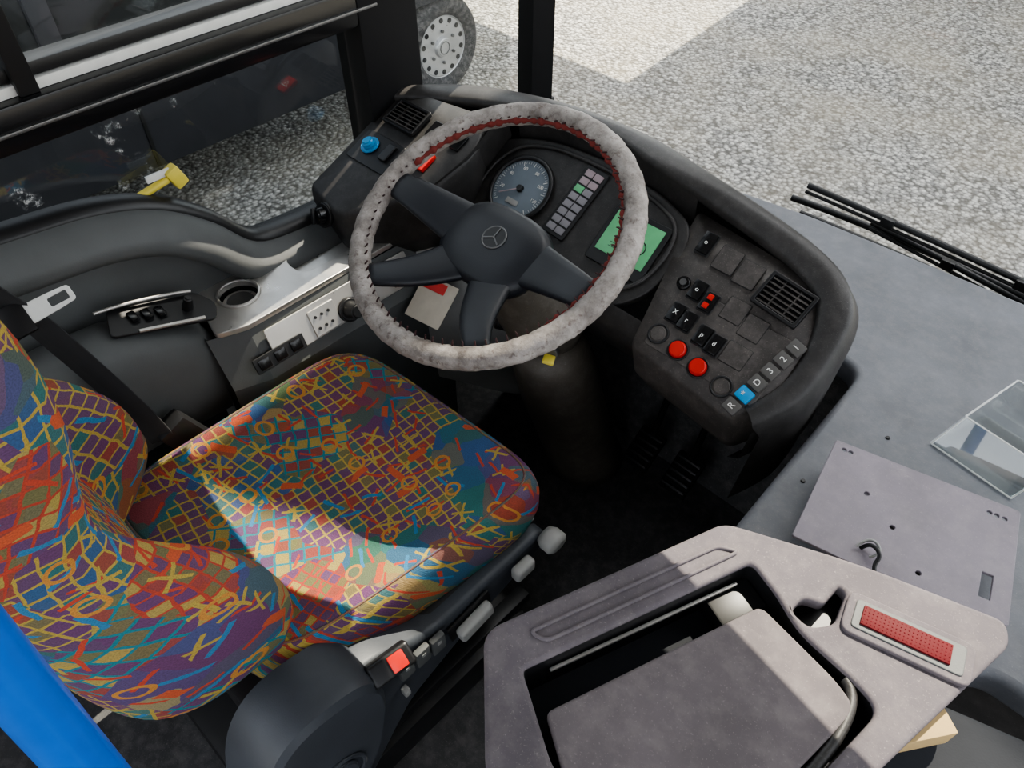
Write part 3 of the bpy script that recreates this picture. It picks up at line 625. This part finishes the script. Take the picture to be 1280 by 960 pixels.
slab('side_shell',[roundpoly([(-.02,.10),(.02,.42),(.10,.475),(.20,.455),(.30,.385),(.57,.385),(.58,.33),(.36,.27),(.24,.22),(.12,.06)],.03)],.05,frame((-.468,0,0),(0,1,0),(1,0,0)),SEATP,st,.012,4)
RC=lambda x,k:[(x,q[1]+.0,q[2]) for q in seRing(0,.065,.355,.108*k,.165*k,'YZ',44,2.8,-.25)]
o=loft('recliner_cover',[RC(x,k) for x,k in ((-.53,1.0),(-.450,1.0),(-.438,.97),(-.430,.90),(-.4295,.2))],SEATP,st); autosm(o,30)
torus('recliner_ring',.055,.004,frame((-.428,.06,.30),(0,1,0),(1,0,0)),SEATP,st,40,8)
cyl('recliner_cap',.045,.042,.006,frame((-.427,.06,.30),(0,1,0),(1,0,0)),SEATP,st,32,.002)
bx('seat_frame',-.96,-.49,.02,.58,.30,.39,BLACK,st,.02)
loft('suspension_bellows',[[V((-.73+a*k,.27+b*k,z)) for a,b in rect(0,0,.42,.42,.06)] for k,z in ((1.0,.30),(.9,.27),(1.0,.24),(.9,.21),(1.0,.18),(.9,.15),(1.0,.12),(.95,.09))],BLACK,st,smooth=False)
bx('seat_plinth',-1.0,-.47,-.05,.54,0.0,.10,BLACK,st,.02)
bx('plinth_rail',-.52,-.49,-.02,.56,.10,.13,BLACK,st,.004)
bx('rear_plinth_cover',-.60,-.42,-.12,.12,0,.24,SEATP,st,.04)
pf2=lambda y,z,x=-.466:frame((x,y,z),(0,1,0),(1,0,0))
loft('knob_front',[[pf2(.565,.375)@V((r*math.cos(t)*1.3,r*math.sin(t),h)) for t in [2*math.pi*i/28 for i in range(28)]] for r,h in ((.014,0),(.019,.012),(.019,.03),(.014,.036))],GREYL,st)
box('lever_1',(.045,.030,.022),pf2(.495,.360)@T((0,0,.015)),GREYL,st,.008,3)
box('lever_2',(.075,.034,.020),pf2(.375,.342)@T((0,0,.018))@Rz(.15),GREYL,st,.012,4); box('lever_2_recess',(.095,.050,.006),pf2(.375,.342)@T((0,0,.004))@Rz(.15),BLACK,st,.003)
for i,(y,z) in enumerate(((.235,.372),(.268,.368),(.300,.360))): box('seat_switch_%d'%(i+1),(.028,.046,.012),pf2(y,z)@T((0,0,.008)),GREY,st,.004); box('switch_mark_%d'%(i+1),(.008,.008,.001),pf2(y,z)@T((0,.01,.0145)),GREYL,st,0)
box('air_nipple',(.012,.018,.014),pf2(.225,.30)@T((0,0,.008)),GREYL,st,.003)
bf=frame((-.445,.205,.462),(0,1,-.15),(.6,-.1,.8)); box('buckle_body',(.070,.036,.026),bf,BLACK,st,.006,3); box('buckle_release_button',(.026,.026,.008),bf@T((.010,0,.012)),RED,st,.003)
sb=empty('seat_belt',(-1.05,.1,.6))
strap('webbing',catmull([(-1.10,.06,.90),(-1.085,.105,.80),(-1.07,.12,.755),(-1.052,.142,.674),(-1.035,.165,.58),(-1.03,.18,.50)],4),.046,(.55,.70,.30),BELT,sb,.003)
tf=frame((-1.072,.118,.815),(.05,1,.05),(.65,-.2,.75))
slab('tongue_plate',[roundpoly([(-.028,-.016),(.03,-.014),(.055,-.012),(.055,.012),(.03,.014),(-.028,.016)],.006),rect(.034,0,.028,.014,.003)],.003,tf@T((0,0,.010)),WHITE,sb,.0008)
box('tongue_grip',(.040,.050,.012),tf@T((-.030,0,.006)),BLACK,sb,.005)
box('reel_stalk',(.04,.06,.12),T((-1.035,.22,.47))@Rx(.4),BLACK,sb,.012)
# ------------------------------------------------------------------ ledge right of the dash
lg_=empty('front_ledge',(.1,1.1,.5))
lo2=roundpoly([(-.185,.62),(-.195,.93),(-.20,1.08),(-.56,1.16),(-1.13,1.20),(-1.13,1.33),(-.8,1.40),(-.5,1.445),(0,1.47),(.6,1.46),(1.1,1.36),(1.1,.70),(.16,.70),(.12,.62)],.03)
slab('ledge_top',[lo2],.05,T((0,0,.60)),LEDGE,lg_,.012,4)
slab('ledge_body',[roundpoly([(-.165,.66),(-.175,.93),(-.18,1.3),(1.05,1.3),(1.05,.74),(.2,.74)],.03)],.57,T((0,0,.57)),DASH,lg_,.01)
for i,(x,y) in enumerate(((-.10,.97),(-.155,.80),(.14,1.12))): cyl('ledge_screw_%d'%(i+1),.004,.003,.003,T((x,y,.601)),BLACK,lg_,12)
ah=empty('acrylic_leaflet_holder',(.03,1.03,.62))
a0=V((-.045,1.005,.603));a1=V((.085,.985,.603));b0=V((-.005,1.125,.603));b1=V((.125,1.105,.603))
def pane(n,pts,p):
    bm=bmesh.new(); bm.faces.new([bm.verts.new(q) for q in pts]); o=bm_obj(n,bm,ACR,p); md=o.modifiers.new('s','SOLIDIFY'); md.thickness=.003; return o
pane('front_pane',[a0,a1,a1+V((.02,.03,.055)),a0+V((.02,.03,.055))],ah)
pane('rear_pane',[b0,b1,b1+V((.01,.02,.075)),b0+V((.01,.02,.075))],ah)
pane('base',[a0,a1,b1,b0],ah); pane('side_1',[a0,b0,b0+V((.01,.02,.075)),a0+V((.02,.03,.055))],ah); pane('side_2',[a1,b1,b1+V((.01,.02,.075)),a1+V((.02,.03,.055))],ah)
for i,(p,q) in enumerate(((a0,a1),(a0,a0+V((.02,.03,.055))),(a1,a1+V((.02,.03,.055))),(a0+V((.02,.03,.055)),a1+V((.02,.03,.055))),(b0+V((.01,.02,.075)),b1+V((.01,.02,.075))))): tube('edge_%d'%(i+1),[p,p.lerp(q,.5),q],.0013,WHITE,ah)
# ------------------------------------------------------------------ mounting plate
mp=empty('mounting_plate',(0,.8,.63))
holes=[(-.131,.851),(-.122,.853),(-.019,.772),(.037,.729),(.077,.891),(.087,.893),(.068,.889),(-.07,.80)]
slab('plate',[roundpoly([(-.149,.861),(.099,.921),(.150,.735),(.06,.70),(-.112,.665)],[.004,.006,.004,.0,.004]),rect(.108,.772,.014,.040,.001,.25)]+[circ(x,y,.0036,16) for x,y in holes],.005,T((0,0,.652)),PLATE,mp,.001)
bx('plate_bracket',-.06,.08,.72,.86,.601,.646,DSTEEL,mp,.004)
tube('cable',[(-.035,.712,.65),(-.03,.715,.668),(-.015,.71,.672),(-.008,.70,.668),(-.012,.69,.662),(.002,.675,.66),(.012,.655,.64)],.0028,BLACK,mp)
tube('cable_loop',[(-.04,.705,.658),(-.035,.722,.668),(-.018,.724,.668),(-.01,.71,.664),(-.02,.70,.66)],.002,GREYL,mp)
# ------------------------------------------------------------------ fare tray console
tr=empty('fare_tray_console',(-.05,.38,.6))
outer=roundpoly([(-.272,.238),(-.163,.530),(-.135,.543),(-.02,.592),(.125,.636),(.138,.612),(.105,.45),(.075,.30),(.0,.12),(-.16,.13)],[.02,.02,.03,.05,.02,.02,.05,.05,.05,.03],6)
openg=roundpoly([(-.213,.236),(-.110,.507),(-.070,.492),(-.030,.470),(.035,.462),(.070,.452),(.056,.35),(.02,.20),(-.123,.185)],[.006,.01,.012,.02,.02,.02,.02,.02,.02],5)
slot=roundpoly([(-.048,.486),(-.024,.482),(-.006,.505),(-.014,.545),(-.024,.548),(-.026,.516),(-.046,.508)],[.008,.01,.01,.006,.006,.006,.008],5)
slab('tray_frame',[outer,openg,slot],.018,T((0,0,.780)),TRAYM,tr,.005,4)
slab('slot_floor',[rect(-.026,.517,.05,.07,.01)],.004,T((0,0,.752)),BLACK,tr,.001)
def shrink(P,k,c=(-.06,.36)): return [(c[0]+(x-c[0])*k,c[1]+(y-c[1])*k) for x,y in P]
rings=[[V((x,y,z)) for x,y in shrink(outer,k)] for k,z in ((.93,.765),(.95,.74),(.93,.66),(.86,.55),(.80,.30),(.78,.0))]
loft('console_body',rings,GREY,tr,caps=False)
rings=[[V((x,y,z)) for x,y in shrink(openg,k)] for k,z in ((1.0,.775),(.99,.70))]
loft('coin_well_wall',rings,BLACK,tr,caps=False)
slab('coin_well_floor',[openg],.006,T((0,0,.715)),BOXM,tr,.001)
slab('sliding_lid',[roundpoly([(-.168,.222),(-.075,.470),(-.030,.462),(.024,.452),(.053,.440),(.040,.35),(.010,.205),(-.115,.19)],[.008,.01,.02,.02,.02,.02,.02,.01],5)],.010,T((0,0,.776)),LIDM,tr,.003,3)
tube('lid_edge_roll',[(.030,.462,.770),(.062,.452,.770),(.057,.37,.770),(.03,.25,.770)],.006,DASH,tr)
gr=roundpoly([(-.235,.270),(-.150,.496),(-.128,.507),(-.215,.275)],.008,4)
tube('flange_bead',[V((x,y,.781)) for x,y in gr],.0022,TRAYM,tr,cyc=True)
box('inner_slide_rail',(.004,.24,.004),T((-.155,.375,.755))@Rz(-.37),STEEL,tr,.001)
box('latch_block',(.040,.060,.03),T((-.102,.470,.735))@Rz(-.37),BLACK,tr,.003)
df=T((.056,.541,.781))@Rz(math.radians(14))
slab('display_surround',[rect(0,0,.130,.052,.012)],.006,df@T((0,0,.004)),TRAYM,tr,.002); slab('reflector_recess',[rect(0,0,.112,.036,.005)],.003,df@T((0,0,.0055)),GREY,tr,.001)
box('red_reflector',(.090,.024,.004),df@T((-.003,0,.006)),REDD,tr,.001)
bm=bmesh.new()
for i in range(22):
    for j in range(5):
        r=bmesh.ops.create_icosphere(bm,subdivisions=1,radius=.0014); bmesh.ops.transform(bm,matrix=df@T((-.046+i*.0041,-.009+j*.0045,.0072)),verts=r['verts'])
bm_obj('reflector_studs',bm,REDD,tr)
box('wood_block',(.075,.028,.030),T((.105,.475,.745))@Rz(.95),WOOD,tr,.002)
box('side_box',(.20,.26,.12),T((.20,.47,.60))@Rz(.3),BOXM,tr,.02,4)
# ------------------------------------------------------------------ grab pole, yellow squeegee
gp=empty('grab_pole',(-.31,-.07,1))
pa=V((-.114,-.142,.0)); pb=V((-.530,-.005,2.25)); pdv=(pb-pa)
PM=frame((pa+pb)/2,(1,0,0),pdv); cyl('pole',.0180,.0180,pdv.length,PM,POLEB,gp,40)
cyl('pole_flange',.04,.035,.02,T(pa+V((0,0,.01))),BLACK,gp,32,.004); cyl('pole_top_flange',.035,.04,.02,T(pb+V((0,0,-.01))),BLACK,gp,32,.004)
yh=empty('yellow_squeegee',(-1.24,.42,.83))
tube('handle',[(-1.24,.36,.815),(-1.24,.39,.82),(-1.24,.42,.825)],.007,YEL,yh); box('head',(.022,.026,.040),T((-1.24,.435,.825))@Rx(.4),YEL,yh,.006); box('rubber',(.006,.05,.012),T((-1.24,.41,.838)),WHITE,yh,.001)
